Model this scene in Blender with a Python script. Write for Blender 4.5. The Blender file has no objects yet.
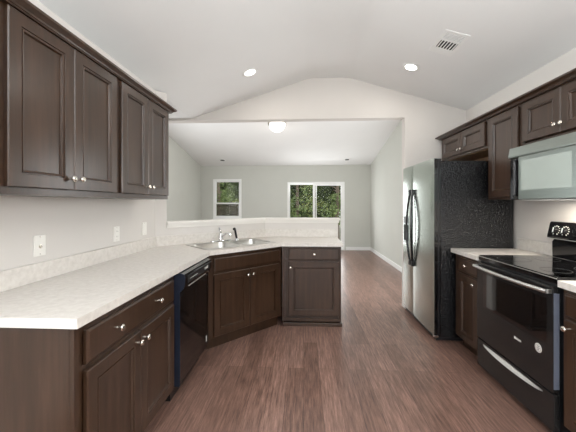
import bpy, bmesh, math, random
from mathutils import Vector, Matrix

# ------------------------------------------------------------------ camera, world, lights, exposure
SC = bpy.context.scene
COL = SC.collection
PI = math.pi

cam_data = bpy.data.cameras.new('camera')
cam = bpy.data.objects.new('camera', cam_data)
COL.objects.link(cam)
cam.location = (0.0, 0.0, 1.335)
cam.rotation_euler = (PI / 2, 0, 0.0518)
cam_data.sensor_width = 36.0
cam_data.lens = 36.0 * 300.35 / 576.0
cam_data.shift_y = -12.28 / 576.0
cam_data.clip_start = 0.02
SC.camera = cam

world = bpy.data.worlds.new('overcast_sky')
SC.world = world
world.use_nodes = True
wn = world.node_tree.nodes
wn['Background'].inputs[0].default_value = (0.93, 0.97, 1.0, 1)
wn['Background'].inputs[1].default_value = 2.2

SC.view_settings.view_transform = 'Standard'
SC.view_settings.look = 'None'
SC.view_settings.gamma = 1.0
SC.view_settings.exposure = 0.12
SC.view_settings.use_curve_mapping = False


def area_light(name, loc, direction, sx, sy, power, color=(1, 1, 1)):
    d = bpy.data.lights.new(name, 'AREA')
    d.shape = 'RECTANGLE'
    d.size, d.size_y = sx, sy
    d.energy = power
    d.color = color
    o = bpy.data.objects.new(name, d)
    COL.objects.link(o)
    o.location = loc
    o.rotation_euler = Vector(direction).to_track_quat('-Z', 'Y').to_euler()
    return o


# added fill light behind the camera, in place of unseen rear windows
area_light('rear_fill', (0.55, -2.05, 1.35), (0, 1, 0.12), 2.6, 2.0, 6, (0.94, 0.98, 1.0))
# added fill lights from right and left, no windows modelled there
area_light('right_fill', (1.98, 0.2, 1.55), (-1, 0.0, -0.4), 1.5, 1.1, 38, (0.93, 0.98, 1.0))
area_light('left_fill', (-1.40, -0.4, 1.3), (1, 0.2, -0.1), 1.2, 1.1, 56, (0.93, 0.98, 1.0))
# added up-facing fill light behind the camera, bounced off the ceiling
area_light('bounce_fill', (0.3, -0.9, 1.75), (0, 0.05, 1), 2.2, 1.4, 135, (0.92, 0.975, 1.0))
# added fill lights on both living room side walls, out of view
area_light('living_left_fill', (-2.93, 5.1, 1.45), (1, 0.15, -0.05), 1.5, 1.3, 45, (0.96, 0.99, 1.0))
area_light('living_right_fill', (1.85, 4.9, 1.4), (-1, 0.25, -0.15), 1.2, 1.3, 52, (0.96, 0.99, 1.0))
# daylight through the patio door and the back window
area_light('patio_door_daylight', (0.35, 8.62, 1.1), (0, -1, 0.25), 1.5, 1.7, 34, (0.97, 0.99, 1.0))


# ------------------------------------------------------------------ materials
def srgb(r, g, b):
    def f(c):
        c /= 255.0
        return c / 12.92 if c <= 0.04045 else ((c + 0.055) / 1.055) ** 2.4
    return (f(r), f(g), f(b), 1.0)


MATS = {}


def new_mat(name):
    m = bpy.data.materials.new(name)
    m.use_nodes = True
    nt = m.node_tree
    p = nt.nodes['Principled BSDF']
    MATS[name] = m
    return m, nt, p


def noise(nt, scale, vec=None, detail=4.0, rough=0.55):
    n = nt.nodes.new('ShaderNodeTexNoise')
    n.inputs['Scale'].default_value = scale
    n.inputs['Detail'].default_value = detail
    n.inputs['Roughness'].default_value = rough
    if vec is not None:
        nt.links.new(vec, n.inputs['Vector'])
    return n


def mapped(nt, scale=(1, 1, 1), rot=(0, 0, 0), coord='Object'):
    tc = nt.nodes.new('ShaderNodeTexCoord')
    mp = nt.nodes.new('ShaderNodeMapping')
    mp.inputs['Scale'].default_value = scale
    mp.inputs['Rotation'].default_value = rot
    nt.links.new(tc.outputs[coord], mp.inputs['Vector'])
    return mp.outputs['Vector']


def ramp(nt, fac, stops):
    r = nt.nodes.new('ShaderNodeValToRGB')
    els = r.color_ramp.elements
    els[0].position, els[0].color = stops[0]
    els[1].position, els[1].color = stops[-1]
    for pos, c in stops[1:-1]:
        e = els.new(pos)
        e.color = c
    nt.links.new(fac, r.inputs['Fac'])
    return r.outputs['Color']


def bump(nt, p, height, strength, dist=0.01):
    b = nt.nodes.new('ShaderNodeBump')
    b.inputs['Strength'].default_value = strength
    b.inputs['Distance'].default_value = dist
    nt.links.new(height, b.inputs['Height'])
    nt.links.new(b.outputs['Normal'], p.inputs['Normal'])


def simple(name, rgb, rough=0.5, metal=0.0, spec=0.5, var=0.04, vscale=12.0, bmp=0.0, bscale=200.0, coat=0.0):
    m, nt, p = new_mat(name)
    c = srgb(*rgb)
    v = mapped(nt)
    n = noise(nt, vscale, v)
    lo = tuple(max(0, x * (1 - var)) for x in c[:3]) + (1,)
    hi = tuple(min(1, x * (1 + var)) for x in c[:3]) + (1,)
    nt.links.new(ramp(nt, n.outputs['Fac'], [(0.3, lo), (0.7, hi)]), p.inputs['Base Color'])
    p.inputs['Roughness'].default_value = rough
    p.inputs['Metallic'].default_value = metal
    p.inputs['Specular IOR Level'].default_value = spec
    p.inputs['Coat Weight'].default_value = coat
    p.inputs['Coat Roughness'].default_value = 0.05
    if bmp:
        bump(nt, p, noise(nt, bscale, v, 2.0).outputs['Fac'], bmp)
    return m


def wood_mat(name, dark, mid, light, rough=0.4, scale=(20, 20, 1.4)):
    m, nt, p = new_mat(name)
    v = mapped(nt, scale)
    n = noise(nt, 1.6, v, 8.0, 0.62)
    v2 = mapped(nt, (2.2, 2.2, 1.0))
    n2 = noise(nt, 1.5, v2, 3.0)
    mx = nt.nodes.new('ShaderNodeMath')
    mx.operation = 'MULTIPLY_ADD'
    mx.inputs[1].default_value = 0.6
    nt.links.new(n.outputs['Fac'], mx.inputs[0])
    sc = nt.nodes.new('ShaderNodeMath')
    sc.operation = 'MULTIPLY'
    sc.inputs[1].default_value = 0.4
    nt.links.new(n2.outputs['Fac'], sc.inputs[0])
    nt.links.new(sc.outputs[0], mx.inputs[2])
    nt.links.new(ramp(nt, mx.outputs[0], [(0.36, srgb(*dark)), (0.5, srgb(*mid)), (0.66, srgb(*light))]), p.inputs['Base Color'])
    p.inputs['Roughness'].default_value = rough
    p.inputs['Specular IOR Level'].default_value = 0.6
    bump(nt, p, n.outputs['Fac'], 0.04, 0.004)
    return m


wood_mat('espresso_wood', (43, 28, 17), (56, 38, 26), (70, 50, 37), 0.28)
wood_mat('raw_wood', (120, 88, 58), (140, 104, 70), (158, 122, 86), 0.5)
simple('wall_paint', (214, 209, 204), 0.85, spec=0.2, var=0.012, vscale=2.5, bmp=0.03, bscale=260)
simple('living_paint', (205, 206, 199), 0.85, spec=0.2, var=0.012, vscale=2.5, bmp=0.03, bscale=260)
simple('ceiling_paint', (236, 236, 235), 0.9, spec=0.15, var=0.012, vscale=2.0, bmp=0.08, bscale=170)
simple('trim_white', (238, 238, 236), 0.45, var=0.01)
simple('plastic_white', (236, 233, 227), 0.4, var=0.01)
simple('vinyl_white', (244, 245, 243), 0.4, var=0.01)
simple('nickel', (214, 208, 198), 0.24, metal=1.0, var=0.03)
simple('chrome', (225, 225, 225), 0.1, metal=1.0, var=0.01)
simple('sink_steel', (196, 194, 190), 0.3, metal=1.0, var=0.04, vscale=30)
simple('black_gloss', (17, 16, 17), 0.08, var=0.1, coat=0.3)
simple('black_glass', (12, 11, 12), 0.04, spec=0.6, var=0.1, coat=0.6)
simple('oven_black', (34, 33, 33), 0.1, var=0.05)
simple('black_plastic', (22, 22, 24), 0.35, var=0.1)
simple('door_edge', (126, 132, 148), 0.35, metal=0.5, var=0.05)  # blue-grey tone holds the reflection on the range door's side
simple('microwave_reflection', (186, 196, 190), 0.22, metal=0.25, var=0.01)  # pale tone puts a bright reflection into the door glass colour
simple('cap_white', (228, 224, 218), 0.6, var=0.01)
simple('dishwasher_edge', (34, 40, 54), 0.3, metal=0.2, var=0.08)
simple('slot_black', (8, 8, 8), 0.7, var=0.1)
simple('dark_grey', (60, 60, 62), 0.4, var=0.05)
simple('print_white', (222, 220, 214), 0.5, var=0.01)
simple('handle_steel', (222, 221, 218), 0.33, metal=1.0, var=0.02)
simple('ground_soil', (150, 146, 130), 0.95, var=0.25, vscale=3)
simple('bark', (112, 100, 86), 0.9, var=0.25, vscale=14, bmp=0.4, bscale=40)
simple('foliage_core', (62, 72, 44), 0.95, var=0.3, vscale=9)

# stainless of the appliance fronts: brushed
for nm, rgb, sc_, rg in (('stainless', (196, 204, 198), (3, 3, 160), 0.2), ('stainless_oven', (156, 165, 161), (3, 160, 160), 0.28)):
    m, nt, p = new_mat(nm)
    n = noise(nt, 3.0, mapped(nt, sc_), 3.0)
    c = srgb(*rgb)
    nt.links.new(ramp(nt, n.outputs['Fac'], [(0.3, tuple(x * .93 for x in c[:3]) + (1,)), (0.7, tuple(min(1, x * 1.05) for x in c[:3]) + (1,))]), p.inputs['Base Color'])
    p.inputs['Metallic'].default_value = 0.95
    p.inputs['Roughness'].default_value = rg

# textured black enamel of the refrigerator sides
m, nt, p = new_mat('black_textured')
p.inputs['Base Color'].default_value = srgb(14, 14, 16)
p.inputs['Roughness'].default_value = 0.1
v = mapped(nt)
nn = noise(nt, 80.0, v, 1.0, 0.5)
bump(nt, p, nn.outputs['Fac'], 1.0, 0.009)

# white laminate worktop with a faint mottle
m, nt, p = new_mat('laminate')
v = mapped(nt)
n1 = noise(nt, 34.0, v, 6.0, 0.6)
nt.links.new(ramp(nt, n1.outputs['Fac'], [(0.32, srgb(204, 198, 191)), (0.5, srgb(213, 207, 200)), (0.68, srgb(220, 215, 209))]), p.inputs['Base Color'])
p.inputs['Roughness'].default_value = 0.38

# vinyl plank floor, boards running away from the camera
m, nt, p = new_mat('plank_floor')
tc = nt.nodes.new('ShaderNodeTexCoord')
mp = nt.nodes.new('ShaderNodeMapping')
mp.inputs['Rotation'].default_value = (0, 0, PI / 2)
nt.links.new(tc.outputs['Object'], mp.inputs['Vector'])
br = nt.nodes.new('ShaderNodeTexBrick')
br.offset = 0.37
br.inputs['Scale'].default_value = 1.0
br.inputs['Brick Width'].default_value = 1.22
br.inputs['Row Height'].default_value = 0.125
br.inputs['Mortar Size'].default_value = 0.0012
br.inputs['Mortar Smooth'].default_value = 0.2
br.inputs['Bias'].default_value = 0.0
br.inputs['Color1'].default_value = srgb(108, 83, 73)
br.inputs['Color2'].default_value = srgb(134, 106, 95)
br.inputs['Mortar'].default_value = srgb(74, 58, 53)
nt.links.new(mp.outputs['Vector'], br.inputs['Vector'])
g1 = noise(nt, 1.0, mapped(nt, (70, 4.6, 1)), 9.0, 0.75)
gr = ramp(nt, g1.outputs['Fac'], [(0.32, (0.40, 0.36, 0.34, 1)), (0.5, (0.96, 0.92, 0.90, 1)), (0.69, (1.75, 1.69, 1.65, 1))])
mul = nt.nodes.new('ShaderNodeMix')
mul.data_type = 'RGBA'
mul.blend_type = 'MULTIPLY'
mul.inputs[0].default_value = 1.0
nt.links.new(br.outputs['Color'], mul.inputs[6])
nt.links.new(gr, mul.inputs[7])
nt.links.new(mul.outputs[2], p.inputs['Base Color'])
p.inputs['Roughness'].default_value = 0.3
p.inputs['Specular IOR Level'].default_value = 0.5
bump(nt, p, g1.outputs['Fac'], 0.08, 0.003)

# leaves
for nm, a, b in (('leaf_green', (78, 98, 52), (128, 142, 84)), ('leaf_yellow', (110, 122, 66), (160, 166, 104)), ('leaf_dark', (62, 80, 44), (108, 120, 74))):
    m, nt, p = new_mat(nm)
    n = noise(nt, 6.0, mapped(nt), 3.0)
    nt.links.new(ramp(nt, n.outputs['Fac'], [(0.35, srgb(*a)), (0.65, srgb(*b))]), p.inputs['Base Color'])
    p.inputs['Roughness'].default_value = 0.7


def emit_mat(name, color, strength):
    m, nt, p = new_mat(name)
    p.inputs['Base Color'].default_value = color
    p.inputs['Emission Color'].default_value = color
    p.inputs['Emission Strength'].default_value = strength
    return m


emit_mat('lamp_glow', (1.0, 0.97, 0.92, 1), 5.0)
emit_mat('dome_glow', (1.0, 0.97, 0.93, 1), 1.5)

# clear window glass: see-through with a Fresnel reflection
m = bpy.data.materials.new('window_glass')
m.use_nodes = True
nt = m.node_tree
nt.nodes.clear()
out = nt.nodes.new('ShaderNodeOutputMaterial')
mixs = nt.nodes.new('ShaderNodeMixShader')
fr = nt.nodes.new('ShaderNodeFresnel')
fr.inputs['IOR'].default_value = 1.12
tr = nt.nodes.new('ShaderNodeBsdfTransparent')
gl = nt.nodes.new('ShaderNodeBsdfGlossy')
gl.inputs['Roughness'].default_value = 0.02
nt.links.new(fr.outputs[0], mixs.inputs[0])
nt.links.new(tr.outputs[0], mixs.inputs[1])
nt.links.new(gl.outputs[0], mixs.inputs[2])
nt.links.new(mixs.outputs[0], out.inputs[0])
MATS['window_glass'] = m

# insect screen: a fine grey mesh that lets most of the light through
m = bpy.data.materials.new('insect_mesh')
m.use_nodes = True
nt = m.node_tree
nt.nodes.clear()
out = nt.nodes.new('ShaderNodeOutputMaterial')
mixs = nt.nodes.new('ShaderNodeMixShader')
mixs.inputs[0].default_value = 0.6
tr = nt.nodes.new('ShaderNodeBsdfTransparent')
df = nt.nodes.new('ShaderNodeBsdfDiffuse')
df.inputs['Color'].default_value = srgb(104, 98, 88)
nt.links.new(tr.outputs[0], mixs.inputs[1])
nt.links.new(df.outputs[0], mixs.inputs[2])
nt.links.new(mixs.outputs[0], out.inputs[0])
MATS['insect_mesh'] = m


# ------------------------------------------------------------------ mesh helpers
class MB:
    def __init__(self):
        self.bm = bmesh.new()

    def face(self, pts):
        try:
            return self.bm.faces.new([self.bm.verts.new(p) for p in pts])
        except ValueError:
            return None

    def box(self, x0, y0, z0, x1, y1, z1, b=0.0):
        x0, x1 = min(x0, x1), max(x0, x1)
        y0, y1 = min(y0, y1), max(y0, y1)
        z0, z1 = min(z0, z1), max(z0, z1)
        r = bmesh.ops.create_cube(self.bm, size=1.0)
        vs = r['verts']
        for v in vs:
            v.co = Vector((x0 if v.co.x < 0 else x1, y0 if v.co.y < 0 else y1, z0 if v.co.z < 0 else z1))
        if b > 0:
            es = list({e for v in vs for e in v.link_edges})
            bmesh.ops.bevel(self.bm, geom=es, offset=b, segments=2, profile=0.6, affect='EDGES')
        return self

    def prism(self, poly, z0, z1):
        lo = [self.bm.verts.new((x, y, z0)) for x, y in poly]
        hi = [self.bm.verts.new((x, y, z1)) for x, y in poly]
        n = len(poly)
        self.bm.faces.new(hi)
        self.bm.faces.new(list(reversed(lo)))
        for i in range(n):
            j = (i + 1) % n
            self.bm.faces.new((lo[i], lo[j], hi[j], hi[i]))
        return self

    def sweep(self, prof, a, b):
        """closed profile [(p, q)] mapped by the functions a and b to the two end points"""
        A = [self.bm.verts.new(a(*p)) for p in prof]
        B = [self.bm.verts.new(b(*p)) for p in prof]
        n = len(prof)
        self.bm.faces.new(A)
        self.bm.faces.new(list(reversed(B)))
        for i in range(n):
            j = (i + 1) % n
            self.bm.faces.new((A[i], B[i], B[j], A[j]))
        return self

    def lathe(self, prof, origin, axis, seg=20):
        """prof [(radius, along)] turned about axis"""
        q = Vector(axis).to_track_quat('Z', 'Y')
        o = Vector(origin)
        rings = []
        for r, h in prof:
            if r < 1e-6:
                rings.append([self.bm.verts.new(o + q @ Vector((0, 0, h)))])
            else:
                rings.append([self.bm.verts.new(o + q @ Vector((r * math.cos(2 * PI * k / seg), r * math.sin(2 * PI * k / seg), h))) for k in range(seg)])
        for A, B in zip(rings, rings[1:]):
            for k in range(seg):
                l = (k + 1) % seg
                if len(A) == 1 and len(B) == 1:
                    continue
                if len(A) == 1:
                    self.bm.faces.new((A[0], B[k], B[l]))
                elif len(B) == 1:
                    self.bm.faces.new((A[k], A[l], B[0]))
                else:
                    self.bm.faces.new((A[k], A[l], B[l], B[k]))
        return self

    def tube(self, pts, rad, seg=12, sx=1.0):
        pts = [Vector(p) for p in pts]
        rads = rad if isinstance(rad, (list, tuple)) else [rad] * len(pts)
        rings = []
        for i, p in enumerate(pts):
            d = (pts[min(i + 1, len(pts) - 1)] - pts[max(i - 1, 0)]).normalized()
            up = Vector((0, 0, 1)) if abs(d.z) < 0.9 else Vector((1, 0, 0))
            u = d.cross(up).normalized()
            w = u.cross(d).normalized()
            rings.append([self.bm.verts.new(p + rads[i] * (sx * math.cos(2 * PI * k / seg) * u + math.sin(2 * PI * k / seg) * w)) for k in range(seg)])
        for A, B in zip(rings, rings[1:]):
            for k in range(seg):
                l = (k + 1) % seg
                self.bm.faces.new((A[k], A[l], B[l], B[k]))
        self.bm.faces.new(rings[0])
        self.bm.faces.new(rings[-1])
        return self

    def rings(self, loops, cap0=True, cap1=True):
        L = [[self.bm.verts.new(p) for p in lp] for lp in loops]
        n = len(L[0])
        for A, B in zip(L, L[1:]):
            for k in range(n):
                l = (k + 1) % n
                self.bm.faces.new((A[k], A[l], B[l], B[k]))
        if cap0:
            self.bm.faces.new(list(reversed(L[0])))
        if cap1:
            self.bm.faces.new(L[-1])
        return self

    def holed(self, outer, holes, z0, z1):
        """a slab between z0 and z1 with through holes"""
        es = []
        for lp in [outer] + holes:
            vs = [self.bm.verts.new((x, y, z1)) for x, y in lp]
            for i in range(len(vs)):
                es.append(self.bm.edges.new((vs[i], vs[(i + 1) % len(vs)])))
        r = bmesh.ops.triangle_fill(self.bm, use_beauty=True, use_dissolve=False, edges=es, normal=(0, 0, 1))
        fs = [f for f in r['geom'] if isinstance(f, bmesh.types.BMFace)]
        e = bmesh.ops.extrude_face_region(self.bm, geom=fs)
        for v in e['geom']:
            if isinstance(v, bmesh.types.BMVert):
                v.co.z = z0
        # the original faces stay as the top
        return self

    def build(self, name, mat, parent=None, smooth=False, angle=40, loc=None):
        bm = self.bm
        bmesh.ops.recalc_face_normals(bm, faces=bm.faces[:])
        me = bpy.data.meshes.new(name)
        bm.to_mesh(me)
        bm.free()
        me.materials.append(MATS[mat])
        o = bpy.data.objects.new(name, me)
        COL.objects.link(o)
        if parent is not None:
            o.parent = parent
        if loc is not None:
            o.location = loc
        if smooth:
            for pl in me.polygons:
                pl.use_smooth = True
            try:
                me.set_sharp_from_angle(angle=math.radians(angle))
            except Exception:
                pass
        return o


def tag(o, label, cat, group=None):
    o['label'] = label
    o['category'] = cat
    if group:
        o['group'] = group
    return o


def thing(name, label, cat, loc=(0, 0, 0), rot=(0, 0, 0), group=None):
    o = bpy.data.objects.new(name, None)
    o.empty_display_size = 0.1
    COL.objects.link(o)
    o.location = loc
    o.rotation_euler = rot
    return tag(o, label, cat, group)


def struct(o):
    o['kind'] = 'structure'
    return o


def sbox(name, mat, *b, **k):
    return struct(MB().box(*b, **k).build(name, mat))


def rrect(cx, cy, w, h, r, n=5):
    pts = []
    for (sx, sy, a0) in ((1, 1, 0), (-1, 1, 90), (-1, -1, 180), (1, -1, 270)):
        for k in range(n + 1):
            a = math.radians(a0 + 90 * k / n)
            pts.append((cx + sx * (w / 2 - r) + r * math.cos(a), cy + sy * (h / 2 - r) + r * math.sin(a)))
    return pts


# ------------------------------------------------------------------ the room
LW, RW = -1.469, 2.04          # kitchen side walls
YH = 3.888                     # wall with the wide opening
YB = 8.711                     # far wall of the living room
LL, RL = -3.01, 1.914          # living room side walls
EL, ER = 2.458, 2.508          # eaves of the kitchen vault
REAR = -2.2
CT = 0.910                     # worktop height
HW0, HW1, HW2 = (LW, 2.90), (-0.502, YH), (0.442, YH)   # kitchen side of the half wall
u45 = Vector((0.6995, 0.7147, 0)).normalized()
n45 = Vector((-u45.y, u45.x, 0))   # towards the half wall


def living_z(y):
    return 2.445 + 0.196 * (YB - y)


struct(MB().box(-3.3, REAR - 0.15, -0.06, 2.3, YB + 0.02, 0.0).build('floor', 'plank_floor'))

# left wall of the kitchen and the angled full-height end it turns into
post = 0.115
e0 = Vector((HW0[0], HW0[1], 0))
e1 = e0 + u45 * post
b1 = e1 + n45 * 0.115
mb = MB()
mb.prism([(LW, REAR), (LW, HW0[1]), (e1.x, e1.y), (b1.x, b1.y), (LW - 0.12, HW0[1] + 0.05), (LW - 0.12, REAR)], 0.0, EL)
struct(mb.build('wall_left', 'wall_paint'))

# half wall behind the sink and the peninsula
b2 = Vector((HW1[0], HW1[1], 0)) + Vector((-0.048, 0.115, 0))
mb = MB()
mb.prism([(e1.x, e1.y), HW1, HW2, (HW2[0], YH + 0.115), (b2.x, b2.y), (b1.x, b1.y)], 0.0, 1.122)
struct(mb.build('wall_half', 'wall_paint'))
mb = MB()
c0 = e1 - n45 * 0.028
c1 = Vector((HW1[0] + 0.011, HW1[1] - 0.028, 0))
b1o = b1 + n45 * 0.03
b2o = Vector((b2.x - 0.012, b2.y + 0.03, 0))
mb.prism([(c0.x, c0.y), (c1.x, c1.y), (HW2[0] + 0.028, YH - 0.028), (HW2[0] + 0.028, YH + 0.145), (b2o.x, b2o.y), (b1o.x, b1o.y)], 1.122, 1.149)
struct(mb.build('trim_1', 'cap_white'))
mb = MB()
c0 = e1 - n45 * 0.012
c1 = Vector((HW1[0] + 0.005, HW1[1] - 0.012, 0))
mb.prism([(c0.x, c0.y), (c1.x, c1.y), (HW2[0] + 0.012, YH - 0.012), (HW2[0] + 0.012, YH - 0.0005), (HW1[0], HW1[1] - 0.0005), (e1.x + 0.0004, e1.y - 0.0004)], 1.088, 1.1215)
struct(mb.build('trim_2', 'cap_white'))

# wall with the wide opening: header gable and the full-height piece behind the refrigerator
mb = MB()
gable = [(LL, 2.430), (1.287, 2.430), (1.287, 0.0), (RW, 0.0), (RW, ER + 0.02), (0.531, 2.97), (0.109, 2.975), (LW, EL + 0.02), (LL, EL + 0.02)]
# wall continues up behind the vault to the living room ceiling
top = 3.5
gable_full = [(LL, 2.430), (1.287, 2.430), (1.287, 0.0), (RW + 0.12, 0.0), (RW + 0.12, top), (LL, top)]
mb.sweep(gable_full, lambda p, q: (p, YH, q), lambda p, q: (p, YH + 0.12, q))
struct(mb.build('wall_middle', 'wall_paint'))

sbox('wall_right', 'wall_paint', RW, REAR, 0, RW + 0.12, YH, 2.60)
sbox('wall_east', 'living_paint', RL, YH + 0.12, 0, RL + 0.12, YB, 3.5)
# living room side wall with a window the camera does not see
mb = MB()
mb.box(LL - 0.12, 1.2, 0, LL, 4.2, 3.5).box(LL - 0.12, 6.0, 0, LL, YB, 3.5)
mb.box(LL - 0.12, 4.2, 0, LL, 6.0, 0.7).box(LL - 0.12, 4.2, 2.15, LL, 6.0, 3.5)
struct(mb.build('wall_west', 'living_paint'))
sbox('wall_hall', 'living_paint', LL - 0.12, 1.08, 0, LW - 0.12, 1.2, 2.6)

# far wall with openings for the window and the patio door
W1 = (-2.655, -1.815, 0.89, 2.055)
D1 = (-0.468, 1.178, 0.0, 1.965)
mb = MB()
t0, t1 = YB, YB + 0.15
mb.box(LL - 0.12, t0, 0, W1[0], t1, 2.6)
mb.box(W1[0], t0, 0, W1[1], t1, W1[2]).box(W1[0], t0, W1[3], W1[1], t1, 2.6)
mb.box(W1[1], t0, 0, D1[0], t1, 2.6)
mb.box(D1[0], t0, D1[3], D1[1], t1, 2.6)
mb.box(D1[1], t0, 0, RL + 0.12, t1, 2.6)
struct(mb.build('wall_back', 'living_paint'))

# rear wall of the breakfast area with a wide window opening
mb = MB()
mb.box(LW - 0.12, REAR - 0.12, 0, -0.9, REAR, 3.1).box(2.0, REAR - 0.12, 0, RW + 0.12, REAR, 3.1)
mb.box(-0.9, REAR - 0.12, 0, 2.0, REAR, 0.25).box(-0.9, REAR - 0.12, 2.45, 2.0, REAR, 3.1)
struct(mb.build('wall_rear', 'wall_paint'))

# ceilings
prof = [(LW, EL), (0.0, 2.935), (0.04, 2.946), (0.109, 2.955), (0.531, 2.955), (0.60, 2.945), (0.64, 2.934), (RW + 0.12, ER - 0.036)]
mb = MB()
full = prof + [(x, z + 0.12) for x, z in reversed(prof)]
mb.sweep(full, lambda p, q: (p, REAR - 0.12, q), lambda p, q: (p, YH, q))
struct(mb.build('ceiling', 'ceiling_paint', smooth=True, angle=30))
mb = MB()
mb.sweep([(YH + 0.12, living_z(YH + 0.12)), (YB + 0.1, living_z(YB + 0.1)), (YB + 0.1, living_z(YB) + 0.15), (YH + 0.12, living_z(YH + 0.12) + 0.15)],
         lambda p, q: (LL - 0.12, p, q), lambda p, q: (RL + 0.12, p, q))
struct(mb.build('ceiling', 'ceiling_paint'))
sbox('ceiling', 'ceiling_paint', LL, 1.2, EL, LW - 0.001, YH, EL + 0.1)

# baseboards
sbox('baseboard_back', 'trim_white', D1[1] + 0.03, YB - 0.015, 0, RL, YB, 0.095, b=0.004)
mb = MB().box(LL, YB - 0.015, 0, D1[0] - 0.03, YB, 0.095, b=0.004)
struct(mb.build('baseboard_front', 'trim_white'))
sbox('baseboard_right', 'trim_white', RL - 0.015, YH + 0.12, 0, RL, YB - 0.015, 0.095, b=0.004)
sbox('baseboard_left', 'trim_white', LL, 1.2, 0, LL + 0.015, YB - 0.015, 0.095, b=0.004)


def frame_rect(mb, x0, x1, z0, z1, y0, y1, w, wb=None):
    wb = w if wb is None else wb
    mb.box(x0, y0, z0, x0 + w, y1, z1, b=0.003)
    mb.box(x1 - w, y0, z0, x1, y1, z1, b=0.003)
    mb.box(x0 + w, y0, z1 - w, x1 - w, y1, z1, b=0.003)
    mb.box(x0 + w, y0, z0, x1 - w, y1, z0 + wb, b=0.003)


# single-hung window
x0, x1, z0, z1 = W1
mb = MB()
frame_rect(mb, x0, x1, z0, z1, YB - 0.012, YB + 0.09, 0.055)
win = struct(mb.build('window_1', 'vinyl_white'))
zm = 1.345
mb = MB()
frame_rect(mb, x0 + 0.055, x1 - 0.055, zm - 0.02, z1 - 0.055, YB + 0.045, YB + 0.075, 0.03)
up = mb.build('upper_sash', 'vinyl_white', win)
MB().box(x0 + 0.085, YB + 0.058, zm + 0.01, x1 - 0.085, YB + 0.062, z1 - 0.085).build('glass_pane', 'window_glass', up)
mb = MB()
frame_rect(mb, x0 + 0.055, x1 - 0.055, z0 + 0.055, zm + 0.022, YB + 0.01, YB + 0.04, 0.032)
lo = mb.build('lower_sash', 'vinyl_white', win)
MB().box(x0 + 0.087, YB + 0.023, z0 + 0.087, x1 - 0.087, YB + 0.027, zm - 0.01).build('glass_pane', 'window_glass', lo)
MB().box(x0 + 0.057, YB + 0.082, z0 + 0.057, x1 - 0.057, YB + 0.084, zm - 0.021).build('insect_screen', 'insect_mesh', win)
sbox('trim_3', 'trim_white', x0 - 0.03, YB - 0.05, z0 - 0.025, x1 + 0.03, YB - 0.001, z0 - 0.001, b=0.004)

# unseen wide window, added to let daylight into the living room
mb = MB()
xa, xb = LL - 0.10, LL + 0.012
for ya, yb, za, zb in ((4.2, 4.255, 0.7, 2.15), (5.945, 6.0, 0.7, 2.15), (4.255, 5.945, 0.7, 0.755), (4.255, 5.945, 2.095, 2.15), (5.07, 5.13, 0.755, 2.095)):
    mb.box(xa, ya, za, xb, yb, zb, b=0.003)
w2 = struct(mb.build('unseen_window', 'vinyl_white'))
for ya, yb in ((4.256, 5.069), (5.131, 5.944)):
    MB().box(LL - 0.060, ya, 0.756, LL - 0.055, yb, 2.094).build('glass_pane', 'window_glass', w2)

# sliding patio door
x0, x1, z0, z1 = D1
mb = MB()
frame_rect(mb, x0, x1, z0, z1, YB - 0.012, YB + 0.11, 0.045, 0.02)
dr = struct(mb.build('door_1', 'vinyl_white'))
xm = 0.33
mb = MB()
frame_rect(mb, x0 + 0.045, xm + 0.05, z0 + 0.02, z1 - 0.045, YB + 0.055, YB + 0.09, 0.03, 0.07)
sp = mb.build('fixed_panel', 'vinyl_white', dr)
MB().box(x0 + 0.075, YB + 0.07, z0 + 0.09, xm + 0.02, YB + 0.075, z1 - 0.075).build('glass_pane', 'window_glass', sp)
mb = MB()
frame_rect(mb, xm - 0.06, x1 - 0.045, z0 + 0.02, z1 - 0.045, YB + 0.01, YB + 0.045, 0.06, 0.07)
sp2 = mb.build('sliding_panel', 'vinyl_white', dr)
MB().box(xm, YB + 0.025, z0 + 0.09, x1 - 0.105, YB + 0.03, z1 - 0.105).build('glass_pane', 'window_glass', sp2)
MB().box(x1 - 0.085, YB - 0.03, 0.95, x1 - 0.06, YB + 0.01, 1.17, b=0.006).build('pull_handle', 'vinyl_white', sp2)

# ground outdoors
struct(MB().box(-16, -14, -0.25, 16, 34, -0.12).build('ground', 'ground_soil'))


# ------------------------------------------------------------------ cabinets
# local axes of every cabinet: x to the right as one faces it, y into it, z up; y = 0 is the face of the frame
def knob_on(parent, x, z, yf=-0.02):
    mb = MB()
    mb.lathe([(0.0065, 0.0), (0.006, 0.003), (0.0048, 0.008), (0.005, 0.014), (0.009, 0.017), (0.0145, 0.021), (0.0155, 0.025), (0.013, 0.029), (0.007, 0.0315), (0, 0.032)], (x, yf, z), (0, -1, 0), 18)
    return mb.build('knob', 'nickel', parent, smooth=True)


def loop(x0, z0, x1, z1, i, y):
    return [(x0 + i, y, z0 + i), (x1 - i, y, z0 + i), (x1 - i, y, z1 - i), (x0 + i, y, z1 - i)]


def door_front(parent, x0, z0, x1, z1, knobs=(), stile=0.056, name='door', t=0.02):
    yf = -t
    mb = MB()
    L = [loop(x0, z0, x1, z1, 0, -0.0004), loop(x0, z0, x1, z1, 0, yf + 0.004), loop(x0, z0, x1, z1, 0.004, yf),
         loop(x0, z0, x1, z1, stile, yf), loop(x0, z0, x1, z1, stile + 0.002, yf + 0.005), loop(x0, z0, x1, z1, stile + 0.006, yf + 0.005),
         loop(x0, z0, x1, z1, stile + 0.008, yf + 0.001), loop(x0, z0, x1, z1, stile + 0.013, yf + 0.002), loop(x0, z0, x1, z1, stile + 0.017, yf + 0.013)]
    mb.rings(L)
    d = mb.build(name, 'espresso_wood', parent)
    for k in knobs:
        knob_on(d, k[0], k[1])
    return d


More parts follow.
